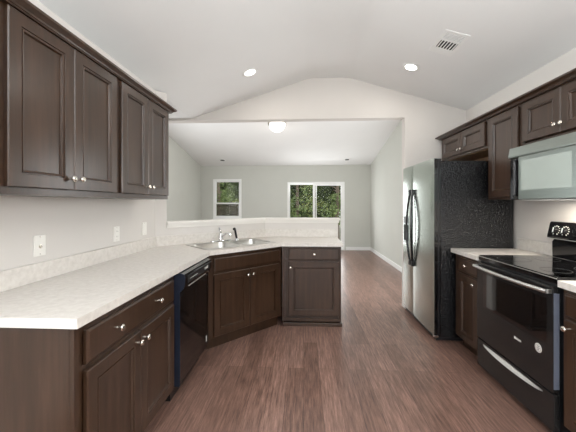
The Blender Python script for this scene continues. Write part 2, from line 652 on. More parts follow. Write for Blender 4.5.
def drawer_front(parent, x0, z0, x1, z1, knobs=(), name='drawer', t=0.02):
    yf = -t
    mb = MB()
    L = [loop(x0, z0, x1, z1, 0, -0.0004), loop(x0, z0, x1, z1, 0, yf + 0.007), loop(x0, z0, x1, z1, 0.003, yf + 0.004), loop(x0, z0, x1, z1, 0.009, yf)]
    mb.rings(L)
    d = mb.build(name, 'espresso_wood', parent)
    for k in knobs:
        knob_on(d, k[0], k[1])
    return d


def carcass(parent, W, depth, z0, z1, mids=(), centre=None, stile=0.04, top_rail=0.04, bot_rail=0.035, toe=0.0):
    """body, face frame and toe kick"""
    mb = MB()
    mb.box(0, 0.0195, z0 + toe, W, depth, z1)
    mb.build('carcass', 'espresso_wood', parent)
    mb = MB()
    mb.box(0, 0, z0 + toe, stile, 0.019, z1).box(W - stile, 0, z0 + toe, W, 0.019, z1)
    mb.box(stile, 0, z1 - top_rail, W - stile, 0.019, z1).box(stile, 0, z0 + toe, W - stile, 0.019, z0 + toe + bot_rail)
    for zz in mids:
        mb.box(stile, 0, zz - 0.015, W - stile, 0.019, zz + 0.015)
    if centre is not None:
        mb.box(centre - 0.02, 0.0005, z0 + toe + bot_rail, centre + 0.02, 0.0185, (mids[0] - 0.015) if mids else z1 - top_rail)
    mb.build('face_frame', 'espresso_wood', parent)
    if toe:
        MB().box(0.002, 0.07, z0, W - 0.002, depth, z0 + toe - 0.0005).build('toe_kick', 'espresso_wood', parent)


R90 = (0, 0, PI / 2)
RM90 = (0, 0, -PI / 2)

# left run, base with one wide drawer over two doors
FX = -0.866                       # face of the left base cabinets
y0 = 1.092
c = thing('base_cabinet', 'dark brown base cabinet left of the dishwasher with a wide two-knob drawer over two doors', 'cabinet', (FX, y0, 0), R90, 'kitchen base cabinets')
W = 0.868
carcass(c, W, 0.585, 0, 0.868, mids=(0.688,), centre=W / 2, toe=0.105)
drawer_front(c, 0.045, 0.703, W - 0.03, 0.838, [(0.045 + 0.19, 0.772), (0.045 + 0.57, 0.772)])
door_front(c, 0.045, 0.125, W / 2 - 0.002, 0.676, [(W / 2 - 0.032, 0.625)])
door_front(c, W / 2 + 0.004, 0.125, W - 0.03, 0.676, [(W / 2 + 0.034, 0.625)])

# diagonal sink base
diag0 = Vector((-0.834, 2.635, 0))
diagL = 0.862
o = diag0 + n45 * 0.032
angd = math.atan2(u45.y, u45.x)
c = thing('sink_base_cabinet', 'dark brown corner cabinet set at an angle under the sink with two doors', 'cabinet', (o.x, o.y, 0), (0, 0, angd), 'kitchen base cabinets')
W = diagL + 0.012
mb = MB()
mb.prism([(0.0, 0.0195), (W, 0.0195), (W + 0.05, 0.07), (W - 0.17, 0.585), (0.19, 0.585), (-0.05, 0.07)], 0.105, 0.72)
mb.prism([(0.0, 0.0195), (W, 0.0195), (W, 0.045), (0, 0.045)], 0.7201, 0.868)
mb.build('carcass', 'espresso_wood', c)
mb = MB()
mb.box(0, 0, 0.105, 0.05, 0.019, 0.868).box(W - 0.04, 0, 0.105, W, 0.019, 0.868).box(0.05, 0, 0.84, W - 0.04, 0.019, 0.868)
mb.box(0.05, 0, 0.105, W - 0.04, 0.019, 0.14).box(0.05, 0, 0.685, W - 0.04, 0.019, 0.715)
mb.build('face_frame', 'espresso_wood', c)
MB().box(0.01, 0.055, 0, W - 0.01, 0.1, 0.1045).build('toe_kick', 'espresso_wood', c)
xm = 0.445
drawer_front(c, 0.052, 0.71, W - 0.035, 0.838, name='false_drawer_front')
door_front(c, 0.052, 0.125, xm - 0.002, 0.69, [(xm - 0.03, 0.635)])
door_front(c, xm + 0.003, 0.125, W - 0.035, 0.69, [(xm + 0.03, 0.635)])

# peninsula base
c = thing('base_cabinet', 'dark brown peninsula cabinet right of the sink with one drawer and one door', 'cabinet', (-0.234, 3.285, 0), (0, 0, 0), 'kitchen base cabinets')
W = 0.641
carcass(c, W, 0.585, 0, 0.868, mids=(0.712,), stile=0.03, toe=0.052)
drawer_front(c, 0.070, 0.722, W - 0.02, 0.85, [(0.070 + 0.28, 0.787)])
door_front(c, 0.070, 0.12, W - 0.02, 0.702, [(0.070 + 0.022, 0.642)])
mb = MB()
mb.box(0.012, -0.006, 0.0, W + 0.012, 0.0695, 0.036, b=0.004)
mb.build('base_moulding', 'espresso_wood', c)

# right run, narrow base between refrigerator and range
FXR = 1.44
c = thing('base_cabinet', 'narrow dark brown base cabinet with one drawer and one door between refrigerator and range', 'cabinet', (FXR, 2.925, 0), RM90, 'kitchen base cabinets')
W = 0.40
carcass(c, W, 0.595, 0, 0.868, mids=(0.715,), toe=0.105)
drawer_front(c, 0.075, 0.725, W - 0.012, 0.845, [(0.075 + 0.155, 0.79)])
door_front(c, 0.075, 0.125, W - 0.012, 0.705, [(W - 0.046, 0.655)])
# right of the range
c = thing('base_cabinet', 'dark brown base cabinet cut by the right edge, to the right of the range', 'cabinet', (FXR, 1.742, 0), RM90, 'kitchen base cabinets')
W = 0.86
carcass(c, W, 0.595, 0, 0.868, mids=(0.715,), centre=W / 2, toe=0.105)
drawer_front(c, 0.025, 0.725, W - 0.025, 0.845, [(0.22, 0.785), (W - 0.22, 0.785)])
door_front(c, 0.025, 0.125, W / 2 - 0.002, 0.705, [(0.05, 0.66)])
door_front(c, W / 2 + 0.002, 0.125, W - 0.025, 0.705, [(W - 0.05, 0.66)])

# left uppers
UX = -1.182
UZ0, UZ1 = 1.372, 2.134


def upper_left(y0, y1, yd0, ys, yd1, label, knobs=True):
    c = thing('wall_cabinet', label, 'cabinet', (UX, y0, 0), R90, 'left wall cabinets')
    W = y1 - y0
    carcass(c, W, 0.284, UZ0, UZ1, centre=ys - y0, stile=0.03, bot_rail=0.03)
    a, s, b = yd0 - y0, ys - y0, yd1 - y0
    door_front(c, a, 1.404, s - 0.0015, 2.124, [(s - 0.028, 1.46)])
    door_front(c, s + 0.0015, 1.404, b, 2.124, [(s + 0.03, 1.46)])
    return c


upper_left(1.105, 1.843, 1.125, 1.468, 1.821, 'dark brown two-door wall cabinet at upper left, the larger and nearer in view')
upper_left(1.8435, 2.558, 1.869, 2.200, 2.536, 'dark brown two-door wall cabinet at the far end of the left wall')
upper_left(0.36, 1.1045, 0.39, 0.735, 1.085, 'dark brown wall cabinet at far left, only its edge strip in view')

CROWN = [(0.0, 2.126), (0.026, 2.126), (0.026, 2.132), (0.031, 2.134), (0.034, 2.140), (0.046, 2.147), (0.055, 2.152), (0.058, 2.153), (0.058, 2.166), (0.0, 2.166)]
CROWN = [(p, q) for p, q in CROWN]
c = thing('crown_moulding', 'dark brown crown moulding along the top of the left wall cabinets', 'moulding', (UX, 2.558, 0))
mb = MB()
# along the front, mitred at the far corner, then back to the wall
A = [(p, -2.198, q) for p, q in CROWN]
B = [(p, p, q) for p, q in CROWN]
D = [(-0.284, p, q) for p, q in CROWN]
off = 0.0008
A = [(p + (off if p == 0 else 0), y, q) for (p, y, q) in A]
mb.rings([[(x, y, z) for x, y, z in A], [(p + (off if p == 0 else 0), p + (0.001 if p == 0 else 0), q) for p, q in CROWN], [(-0.28, p + (0.001 if p == 0 else 0), q) for p, q in CROWN]])
mb.build('moulding_strip', 'espresso_wood', c)

# right uppers
UXR = 1.720


def upper_right(yfar, ynear, z0, z1, doors, label, depth=0.315, bot=0.03):
    c = thing('wall_cabinet', label, 'cabinet', (UXR, yfar, 0), RM90, 'right wall cabinets')
    W = yfar - ynear
    carcass(c, W, depth, z0, z1, stile=0.025, bot_rail=bot, top_rail=0.03)
    for (ya, yb, za, zb, kn) in doors:
        door_front(c, yfar - ya, za, yfar - yb, zb, [(yfar - k[0], k[1]) for k in kn])
    return c


c = upper_right(3.83, 2.892, 1.858, 2.134, [(3.795, 3.345, 1.880, 2.112, [(3.372, 1.925)]), (3.341, 2.925, 1.880, 2.112, [(3.314, 1.925)])],
                'short dark brown two-door wall cabinet above the refrigerator')
MB().box(0.02, 0.03, 1.852, 0.918, 0.30, 1.8575).build('underside_panel', 'raw_wood', c)
MB().box(0.005, 0.302, 1.752, 0.93, 0.315, 1.8575).build('back_panel', 'raw_wood', c)
upper_right(2.8915, 2.458, 1.372, 2.134, [(2.858, 2.487, 1.392, 2.112, [])], 'tall narrow one-door dark brown wall cabinet between refrigerator and microwave')
upper_right(2.4575, 1.700, 1.772, 2.134, [(2.432, 2.0835, 1.812, 2.112, [(2.108, 1.868)]), (2.0805, 1.725, 1.812, 2.112, [(2.056, 1.868)])],
            'dark brown two-door wall cabinet directly above the microwave')

c = thing('crown_moulding', 'dark brown crown moulding along the top of the right wall cabinets', 'moulding', (UXR, 3.83, 0), RM90)
mb = MB()
mb.rings([[(2.13, -p - (off if p == 0 else 0), q) for p, q in CROWN], [(-p - (0.001 if p == 0 else 0), -p - (off if p == 0 else 0), q) for p, q in CROWN], [(-p - (0.001 if p == 0 else 0), 0.31, q) for p, q in CROWN]])
mb.build('moulding_strip', 'espresso_wood', c)

# ------------------------------------------------------------------ worktops
SU0, SU1, SN0, SN1 = 0.012, 0.85, 0.060, 0.575     # sink cut-out along and across the angled front


def diag_pt(u, n):
    q = diag0 + u45 * u + n45 * n
    return (q.x, q.y)


def diag_rrect(u0, u1, n0, n1, r, k=5):
    return [diag_pt(x, y) for x, y in rrect((u0 + u1) / 2, (n0 + n1) / 2, u1 - u0, n1 - n0, r, k)]


wt = thing('worktop', 'white L-shaped laminate worktop on the left base cabinets and peninsula', 'worktop', (0, 0, 0))
outer = [(LW + 0.001, 1.066), (-0.834, 1.066), (-0.834, 2.635), (-0.232, 3.2516), (0.423, 3.2516), (0.423, YH - 0.001), (HW1[0] + 0.001, YH - 0.001), (LW + 0.001, 2.899)]
mb = MB()
mb.holed(outer, [diag_rrect(SU0 + 0.02, SU1 - 0.02, SN0 + 0.02, SN1 - 0.02, 0.05)], CT - 0.038, CT)
mb.build('countertop', 'laminate', wt)
mb = MB()
mb.box(LW + 0.001, 1.066, CT + 0.0005, LW + 0.020, 2.8905, CT + 0.10, b=0.001)
mb.build('backsplash', 'laminate', wt)
mb = MB()
q0 = Vector((LW + 0.001, 2.90, 0)) + u45 * 0.004 - n45 * 0.001
q1 = Vector((HW1[0] + 0.001, HW1[1] - 0.001, 0))
mb.prism([(q0.x, q0.y), (q0.x + 0.019, q0.y - 0.0205), (q1.x + 0.008, q1.y - 0.019), (0.423, YH - 0.02), (0.423, YH - 0.001), (q1.x, q1.y)], CT + 0.0005, CT + 0.10)
mb.build('backsplash', 'laminate', wt)

for y0_, y1_, lab in ((2.527, 2.958, 'small white worktop between the refrigerator and the range'), (0.86, 1.744, 'white worktop at the right edge, to the right of the range')):
    w = thing('worktop', lab, 'worktop', (0, 0, 0), group='worktops on the right wall')
    MB().box(1.408, y0_, CT - 0.038, RW - 0.001, y1_, CT, b=0.003).build('countertop', 'laminate', w)
    MB().box(RW - 0.020, y0_, CT + 0.0005, RW - 0.001, y1_, CT + 0.10, b=0.002).build('backsplash', 'laminate', w)

# ------------------------------------------------------------------ sink and taps
sk = thing('sink', 'stainless double-bowl sink set into the angled corner of the white worktop', 'sink', (diag0.x, diag0.y, CT), (0, 0, angd))
mb = MB()
uc, nc = (SU0 + SU1) / 2, (SN0 + SN1) / 2
bw, bh = 0.365, 0.385
b_l = rrect(uc - 0.196, SN0 + 0.03 + bh / 2 + 0.005, bw, bh, 0.06)
b_r = rrect(uc + 0.196, SN0 + 0.03 + bh / 2 + 0.005, bw, bh, 0.06)
mb.holed(rrect(uc, nc, SU1 - SU0, SN1 - SN0, 0.045), [b_l, b_r], 0.0008, 0.006)
mb.build('rim', 'sink_steel', sk)
for cx in (uc - 0.196, uc + 0.196):
    cy = SN0 + 0.03 + bh / 2 + 0.005
    mb = MB()
    L = []
    for s, z, r in ((1.0, 0.0055, 0.06), (0.985, -0.006, 0.058), (0.95, -0.10, 0.055), (0.93, -0.135, 0.055), (0.86, -0.150, 0.05), (0.30, -0.154, 0.04)):
        L.append([(x, y, z) for x, y in rrect(cx, cy, bw * s, bh * s if s > 0.5 else bw * s, r)])
    mb.rings(L, cap0=False, cap1=True)
    bo = mb.build('bowl', 'sink_steel', sk, smooth=True, angle=60)
    MB().lathe([(0.0, 0.004), (0.02, 0.004), (0.04, 0.006), (0.043, 0.002), (0.043, 0.0)], (cx, cy, -0.1535), (0, 0, 1), 20).build('drain', 'chrome', bo, smooth=True)

fu, fn = 0.415, 0.53
fp = diag_pt(fu, fn)
ft = thing('faucet', 'low chrome kitchen faucet standing on the back deck of the sink', 'faucet', (fp[0], fp[1], CT + 0.006), (0, 0, angd))
mb = MB()
mb.rings([[(x, y, z) for x, y in rrect(0, 0, 0.25 - i, 0.052 - i, 0.024)] for z, i in ((0.0005, 0), (0.010, 0), (0.015, 0.008))])
mb.build('base_plate', 'chrome', ft, smooth=True)
MB().lathe([(0.024, 0.0155), (0.024, 0.05), (0.021, 0.062), (0.021, 0.085), (0.016, 0.094), (0, 0.097)], (0, 0, 0), (0, 0, 1), 20).build('body', 'chrome', ft, smooth=True)
MB().tube([(0, -0.01, 0.045), (0, -0.05, 0.075), (0, -0.11, 0.10), (0, -0.165, 0.103), (0, -0.19, 0.094), (0, -0.195, 0.075)], [0.013, 0.012, 0.011, 0.011, 0.011, 0.012]).build('spout', 'chrome', ft, smooth=True)
MB().tube([(0, 0.0, 0.095), (0.0, 0.010, 0.120), (0.0, 0.03, 0.148)], [0.013, 0.011, 0.012]).build('lever', 'chrome', ft, smooth=True)

sp_ = diag_pt(0.625, 0.53)
st = thing('side_sprayer', 'black pull-out sprayer leaning in its holder right of the faucet', 'sprayer', (sp_[0], sp_[1], CT + 0.006), (0, 0, angd))
MB().lathe([(0.026, 0.0005), (0.026, 0.006), (0.020, 0.016), (0.016, 0.020), (0, 0.020)], (0, 0, 0), (0, 0, 1), 20).build('holder', 'chrome', st, smooth=True)
MB().tube([(0, 0, 0.0205), (-0.010, -0.004, 0.05), (-0.026, -0.012, 0.10), (-0.034, -0.017, 0.12), (-0.048, -0.028, 0.132), (-0.062, -0.038, 0.130)], [0.011, 0.013, 0.013, 0.014, 0.016, 0.015]).build('spray_head', 'black_plastic', st, smooth=True)

# ------------------------------------------------------------------ dishwasher
DX = -0.845
dw = thing('dishwasher', 'black built-in dishwasher under the left worktop, next to the sink cabinet', 'dishwasher', (DX, 1.972, 0), R90)
W = 0.600
MB().box(0.012, 0.025, 0.10, W - 0.02, 0.57, 0.865).build('tub', 'black_plastic', dw)
MB().box(0.012, 0.055, 0.0, W - 0.02, 0.5, 0.0995).build('toe_panel', 'black_plastic', dw)
# door: side outline swept across the width; the console bulges forward at the top
side = [(0.024, 0.105), (0.024, 0.862), (-0.020, 0.866), (-0.046, 0.858), (-0.052, 0.835), (-0.050, 0.785), (-0.038, 0.760), (-0.020, 0.742), (-0.014, 0.735), (-0.016, 0.70), (-0.016, 0.115), (-0.010, 0.105)]
mb = MB()
mb.sweep(side, lambda p, q: (0.008, p, q), lambda p, q: (W - 0.022, p, q))
d = mb.build('door', 'black_gloss', dw)
mb = MB()
mb.sweep(side, lambda p, q: (0.004, p, q), lambda p, q: (0.0079, p, q))
mb.build('door_edge', 'dishwasher_edge', dw)
mb = MB()
mb.box(0.05, -0.0535, 0.790, W - 0.06, -0.048, 0.842, b=0.0015)
cp = mb.build('control_panel', 'black_plastic', d)
mb = MB()
for k in range(7):
    mb.box(0.09 + k * 0.022, -0.0546, 0.812, 0.103 + k * 0.022, -0.0536, 0.817)
mb.build('panel_print', 'print_white', cp)
for k in range(3):
    MB().box(0.40 + k * 0.03, -0.0546, 0.806, 0.416 + k * 0.03, -0.0536, 0.826).build('button', 'print_white', cp)
mb = MB()
mb.box(0.10, -0.042, 0.756, 0.46, -0.034, 0.763, b=0.003)
mb.build('latch_grip', 'handle_steel', d)
MB().box(0.54, -0.0175, 0.16, 0.565, -0.0165, 0.21).build('badge', 'print_white', d)

# ------------------------------------------------------------------ refrigerator
fy0, fy1 = 2.975, 3.855
fg = thing('refrigerator', 'side-by-side refrigerator with stainless doors and textured black sides', 'refrigerator', (1.30, fy1, 0), RM90)
# local: x towards the camera, y into the wall
W = fy1 - fy0
MB().box(0.0, 0.010, 0.045, W, 0.70, 1.749, b=0.006).build('body', 'black_textured', fg)
mb = MB()
mb.box(0.01, -0.015, 0.012, W - 0.01, 0.30, 0.0445)
mb.build('base_grille', 'black_plastic', fg)
for x in (0.05, W - 0.05):
    MB().lathe([(0.02, -0.015), (0.022, 0), (0.02, 0.015)], (x, 0.05, 0.022), (1, 0, 0), 14).lathe([(0, -0.016), (0.02, -0.015)], (x, 0.05, 0.022), (1, 0, 0), 14).build('roller', 'black_plastic', fg, smooth=True)


def fr_door(x0, x1, bow):
    mb = MB()
    n = 10
    loops = []
    for (z, ins) in ((0.066, 0.004), (0.070, 0.0), (1.770, 0.0), (1.774, 0.004)):
        lp = []
        for k in range(n + 1):
            t = k / n
            x = x0 + ins + (x1 - x0 - 2 * ins) * t
            y = -0.047 + ins - bow * (1 - (2 * t - 1) ** 2) + 0.004 * (abs(2 * t - 1) ** 12)
            lp.append((x, y, z))
        lp.append((x1 - ins, -0.012, z))
        lp.append((x0 + ins, -0.012, z))
        loops.append(lp)
    mb.rings(loops)
    d = mb.build('door', 'stainless', fg, smooth=True, angle=30)
    MB().box(x0 + 0.002, -0.0115, 0.072, x1 - 0.002, 0.008, 1.768).build('gasket', 'black_plastic', d)
    for x in ((x1 + 0.0006,) if x1 > 0.5 else (x0 - 0.0026,)):
        MB().box(x, -0.042, 0.07, x + 0.002, -0.012, 1.77).build('edge_trim', 'black_gloss', d)
    return d


xs = fy1 - 3.523
dl = fr_door(-0.008, xs - 0.003, 0.005)
drr = fr_door(xs + 0.003, W + 0.012, 0.006)
for d, s in ((dl, -1), (drr, 1)):
    pts = []
    xb = xs + s * 0.040
    for k in range(17):
        t = k / 16
        a = math.sin(PI * t)
        pts.append((xb + s * 0.036 * a, -0.062 - 0.030 * a ** 0.8, 0.66 + 0.80 * t))
    h = MB().tube(pts, 0.0125, 10).build('handle', 'black_gloss', d, smooth=True)
    for z in (0.625, 1.435):
        MB().box(xb - 0.016, -0.078, z, xb + 0.016, -0.046, z + 0.062, b=0.006).build('handle_mount', 'black_plastic', h)
# dispenser set in the freezer door
mb = MB()
mb.box(0.035, -0.0545, 0.86, 0.225, -0.045, 1.19, b=0.004)
dp = mb.build('dispenser', 'stainless_oven', dl)
MB().box(0.05, -0.0560, 0.89, 0.21, -0.0546, 1.08).build('dispenser_recess', 'slot_black', dp)
MB().box(0.05, -0.0560, 1.10, 0.21, -0.0546, 1.175).build('dispenser_panel', 'dark_grey', dp)
MB().box(W - 0.06, -0.043, 1.7505, W + 0.005, 0.03, 1.772, b=0.004).build('hinge_cover', 'black_plastic', fg)
MB().box(W - 0.02, -0.045, 0.046, W + 0.011, 0.0, 0.065, b=0.003).build('lower_hinge', 'chrome', fg)
MB().box(W + 0.0005, 0.012, 0.06, W + 0.004, 0.024, 1.74).build('side_trim', 'black_gloss', fg)

# ------------------------------------------------------------------ range
ry0, ry1 = 1.757, 2.512
rg = thing('range', 'black freestanding electric range with glass cooktop and steel handles', 'range', (1.435, ry1, 0), RM90)
W = ry1 - ry0
MB().box(0.004, 0.0, 0.03, W - 0.004, 0.585, 0.882).build('body', 'black_plastic', rg)
for x in (0.05, W - 0.05):
    for y in (0.06, 0.54):
        MB().lathe([(0.018, 0.0), (0.018, 0.029)], (x, y, 0.0005), (0, 0, 1), 12).build('foot', 'black_plastic', rg)
ck = MB().box(-0.0005, -0.018, 0.8825, W + 0.0005, 0.50, 0.918, b=0.004).build('cooktop_frame', 'black_gloss', rg)
mb = MB()
mb.box(0.004, -0.012, 0.9181, W - 0.004, 0.495, 0.9215, b=0.001)
cg = mb.build('cooktop_glass', 'black_glass', rg)
for (bx, by, br_) in ((0.19, 0.13, 0.105), (0.56, 0.13, 0.08), (0.19, 0.37, 0.075), (0.56, 0.37, 0.10)):
    mb = MB()
    mb.lathe([(br_ - 0.0025, 0.0), (br_ - 0.0025, 0.0004), (br_, 0.0004), (br_, 0.0)], (bx, by, 0.9216), (0, 0, 1), 48)
    mb.build('burner_ring', 'dark_grey', cg)
MB().box(-0.0005, -0.0205, 0.911, W + 0.0005, -0.0185, 0.9165, b=0.0005).build('front_trim', 'handle_steel', rg)
# oven door
dx0, dx1 = 0.004, W - 0.006
mb = MB()
mb.box(dx0, -0.034, 0.268, dx1, -0.0005, 0.868, b=0.004)
od = mb.build('oven_door', 'oven_black', rg)
MB().box(dx1 + 0.0003, -0.032, 0.29, dx1 + 0.003, -0.002, 0.83, b=0.0008).build('door_edge', 'door_edge', od)
MB().box(0.09, -0.0350, 0.53, W - 0.05, -0.0341, 0.79).build('oven_window', 'black_glass', od)
pts = []
for k in range(21):
    t = k / 20
    pts.append((0.012 + (W - 0.026) * t, -0.062 - 0.022 * math.sin(PI * t), 0.838))
hb = MB().tube(pts, 0.0125, 12, sx=0.9).build('handle', 'handle_steel', od, smooth=True)
for x in (0.012, W - 0.030):
    MB().box(x, -0.062, 0.826, x + 0.018, -0.0345, 0.850, b=0.004).build('handle_mount', 'handle_steel', hb)
# small pale word mark, strokes too fine to read
mb = MB()
x = 0.437
for k, w in enumerate((0.008, 0.005, 0.003, 0.004, 0.003, 0.005, 0.006, 0.006, 0.005)):
    mb.box(x, -0.0352, 0.440 - (0.003 if k in (5,) else 0), x + w, -0.0341, 0.452 + (0.004 if k in (0, 1, 4) else 0))
    x += w + 0.0022
mb.build('word_mark', 'print_white', od)
# round pale sticker with dark marks
mb = MB()
mb.lathe([(0, 0.0010), (0.026, 0.0010), (0.027, 0.0)], (0.642, -0.0341, 0.474), (0, -1, 0), 28)
sb = mb.build('sticker', 'print_white', od)
mb = MB()
mb.box(0.634, -0.0358, 0.482, 0.650, -0.0352, 0.486).box(0.630, -0.0358, 0.472, 0.654, -0.0352, 0.476).box(0.634, -0.0358, 0.462, 0.650, -0.0352, 0.466)
mb.lathe([(0.0195, 0.0), (0.0195, 0.0004), (0.0212, 0.0004), (0.0212, 0.0)], (0.642, -0.0352, 0.474), (0, -1, 0), 28)
mb.build('sticker_print', 'dark_grey', sb)
# storage drawer
mb = MB()
mb.box(dx0, -0.030, 0.045, dx1, -0.0005, 0.258, b=0.004)
sd = mb.build('storage_drawer', 'oven_black', rg)
n = 20
up_, lo_ = [], []
for k in range(n + 1):
    t = k / n
    a = math.sin(PI * t)
    xx = 0.085 + 0.585 * t
    up_.append((xx, 0.236 + 0.004 * a))
    lo_.append((xx, 0.230 - 0.012 * a ** 0.5))
mb = MB()
fr_ = [(x, -0.0315 - 0.004 * math.sin(PI * i / n), z) for i, (x, z) in enumerate(up_)]
fl_ = [(x, -0.0315 - 0.022 * math.sin(PI * i / n) ** 0.6, z) for i, (x, z) in enumerate(lo_)]
bk_ = [(x, -0.0305, z) for x, z in up_]
bl_ = [(x, -0.0305, z) for x, z in lo_]
for i in range(n):
    mb.face([fr_[i], fr_[i + 1], fl_[i + 1], fl_[i]])
    mb.face([bk_[i + 1], bk_[i], bl_[i], bl_[i + 1]])
    mb.face([bk_[i], bk_[i + 1], fr_[i + 1], fr_[i]])
    mb.face([fl_[i], fl_[i + 1], bl_[i + 1], bl_[i]])
bmesh.ops.remove_doubles(mb.bm, verts=mb.bm.verts[:], dist=1e-5)
mb.build('handle', 'handle_steel', sd, smooth=True, angle=50)
# control backguard
bg = MB().sweep([(0.515, 0.9216), (0.512, 1.040), (0.53, 1.064), (0.585, 1.064), (0.585, 0.9216)], lambda p, q: (0.052, p, q), lambda p, q: (W - 0.052, p, q)).build('backguard_base', 'black_gloss', rg)
mb = MB()
mb.sweep([(0.488, 1.066), (0.482, 1.080), (0.506, 1.186), (0.516, 1.196), (0.585, 1.196), (0.585, 1.0645), (0.50, 1.0645)], lambda p, q: (0.040, p, q), lambda p, q: (W - 0.040, p, q))
cpn = mb.build('control_panel', 'black_gloss', rg)
MB().box(0.041, 0.484, 1.0655, W - 0.041, 0.488, 1.0705, b=0.0008).build('panel_trim', 'handle_steel', cpn)
nrm = Vector((0, -0.106, 0.024)).normalized()
for kx in (0.112, 0.192, W - 0.192, W - 0.112):
    z = 1.132
    y = 0.482 + (z - 1.08) / 0.106 * 0.024
    og = Vector((kx, y, z)) + nrm * 0.0006
    mb = MB()
    mb.lathe([(0.024, 0.0), (0.023, 0.012), (0.019, 0.020), (0.0, 0.021)], og, nrm, 22)
    kb = mb.build('control_knob', 'black_gloss', cpn, smooth=True)
    q = nrm.to_track_quat('Z', 'Y')
    mb = MB()
    pc = og + nrm * 0.0215
    a_ = q @ Vector((0.0035, 0.018, 0))
    b_ = q @ Vector((-0.0035, 0.018, 0))
    mb.tube([pc + q @ Vector((0, -0.016, 0.002)), pc + q @ Vector((0, 0.018, 0.002))], 0.0035, 8)
    mb.build('pointer', 'handle_steel', kb)
    mb = MB()
    for k in range(11):
        a = math.radians(-150 + 30 * k)
        r0, r1 = 0.029, 0.037
        p0 = og + q @ Vector((r0 * math.sin(a), r0 * math.cos(a), 0.0006))
        p1 = og + q @ Vector((r1 * math.sin(a), r1 * math.cos(a), 0.0006))
        mb.tube([p0, p1], 0.0022, 5)
    mb.build('dial_marks', 'print_white', cpn)
MB().box(0.27, 0.478, 1.105, W - 0.27, 0.49, 1.165, b=0.002).build('display', 'black_glass', cpn)

# ------------------------------------------------------------------ microwave
my0, my1 = 1.702, 2.452
mw = thing('microwave', 'stainless over-the-range microwave with a pale reflection coloured into its glass door under the right wall cabinet', 'microwave', (1.655, my1, 0), RM90)
W = my1 - my0
MB().box(0.001, 0.0, 1.366, W - 0.001, 0.38, 1.7715).build('body', 'dark_grey', mw)
# sloping vent fascia across the top
mb = MB()
mb.sweep([(-0.0005, 1.688), (-0.040, 1.690), (-0.042, 1.700), (-0.030, 1.766), (-0.0005, 1.770)], lambda p, q: (-0.006, p, q), lambda p, q: (W, p, q))
mb.build('vent_fascia', 'stainless_oven', mw)
mb = MB()
mb.box(0.108, -0.044, 1.368, W - 0.14, -0.0005, 1.686, b=0.004)
md = mb.build('door', 'stainless_oven', mw)
MB().box(0.135, -0.0455, 1.436, W - 0.190, -0.0441, 1.655, b=0.0006).build('door_window', 'microwave_reflection' if 'microwave_reflection' in MATS else 'stainless', md)
MB().box(W - 0.137, -0.044, 1.368, W, -0.0005, 1.686, b=0.004).build('keypad_panel', 'black_gloss', mw)
mb = MB()
mb.box(0.0, -0.030, 1.368, 0.106, -0.0005, 1.686, b=0.003)
hp = mb.build('hinge_panel', 'black_gloss', mw)
pts = [(0.062, -0.038, 1.40 + 0.26 * k / 10) for k in range(11)]
MB().tube(pts, 0.011, 10).build('upright_bar', 'dark_grey', hp, smooth=True)
for z in (1.392, 1.655):
    MB().box(0.048, -0.046, z, 0.076, -0.0302, z + 0.018, b=0.003).build('bar_bracket', 'black_plastic', hp)
MB().box(0.05, 0.02, 1.3585, W - 0.05, 0.34, 1.3655).build('grease_filter', 'handle_steel', mw)
d = bpy.data.lights.new('cooktop_fill', 'AREA')  # added warm fill under the microwave to brighten the wall behind
d.shape = 'RECTANGLE'
d.size, d.size_y = 0.5, 0.08
d.energy = 5.5
d.color = (1.0, 0.9, 0.76)
lo = bpy.data.objects.new('cooktop_fill', d)
COL.objects.link(lo)
lo.location = (1.86, (my0 + my1) / 2, 1.352)
lo.rotation_euler = (0, 0, PI / 2)

# ------------------------------------------------------------------ wall plates
def outlet(y, z, label, kind):
    o = thing('wall_outlet', label, 'outlet', (LW, y, z), R90, 'outlets on the left wall')
    MB().box(-0.037, -0.0065, -0.058, 0.037, -0.0005, 0.058, b=0.0025).build('cover_plate', 'plastic_white', o)
    if kind == 'jack':
        MB().lathe([(0.010, 0.0), (0.010, 0.004), (0.005, 0.005), (0.005, 0.009), (0, 0.009)], (0, -0.0067, -0.006), (0, -1, 0), 14).build('jack', 'nickel', o, smooth=True)
    elif kind == 'duplex':
        for z in (-0.020, 0.020):
            r = MB().box(-0.017, -0.0085, z - 0.0145, 0.017, -0.0067, z + 0.0145, b=0.0008).build('receptacle', 'plastic_white', o)
            MB().box(-0.008, -0.0090, z - 0.004, -0.006, -0.0086, z + 0.005).box(0.006, -0.0090, z - 0.004, 0.008, -0.0086, z + 0.005).build('slots', 'slot_black', r)
    else:
        MB().box(-0.017, -0.0105, -0.033, 0.017, -0.0067, 0.033, b=0.0015).build('rocker', 'plastic_white', o)
    for z in (-0.048, 0.048):
        MB().lathe([(0.003, 0.0), (0.002, 0.0012), (0, 0.0013)], (0, -0.0066, z), (0, -1, 0), 8).build('screw', 'nickel', o)


outlet(1.597, 1.103, 'white cover plate with a single round jack, nearest on the left wall', 'jack')
outlet(2.284, 1.098, 'white duplex outlet on the left wall, middle of the three plates', 'duplex')
outlet(2.697, 1.105, 'white rocker plate on the left wall nearest the sink corner', 'rocker')

# ------------------------------------------------------------------ ceiling fittings
def on_slope(x, y, z, n):
    q = Vector(n).to_track_quat('-Z', 'Y')
    return (x, y, z), q.to_euler()


nL = Vector((-0.315, 0, 1)).normalized()
nR = Vector((0.297, 0, 1)).normalized()


def ceil_z(x):
    for (xa, za), (xb, zb) in zip(prof, prof[1:]):
        if xa <= x <= xb:
            return za + (zb - za) * (x - xa) / (xb - xa)


def slope_n(x):
    for (xa, za), (xb, zb) in zip(prof, prof[1:]):
        if xa <= x <= xb:
            return Vector((-(zb - za), 0, xb - xa)).normalized()


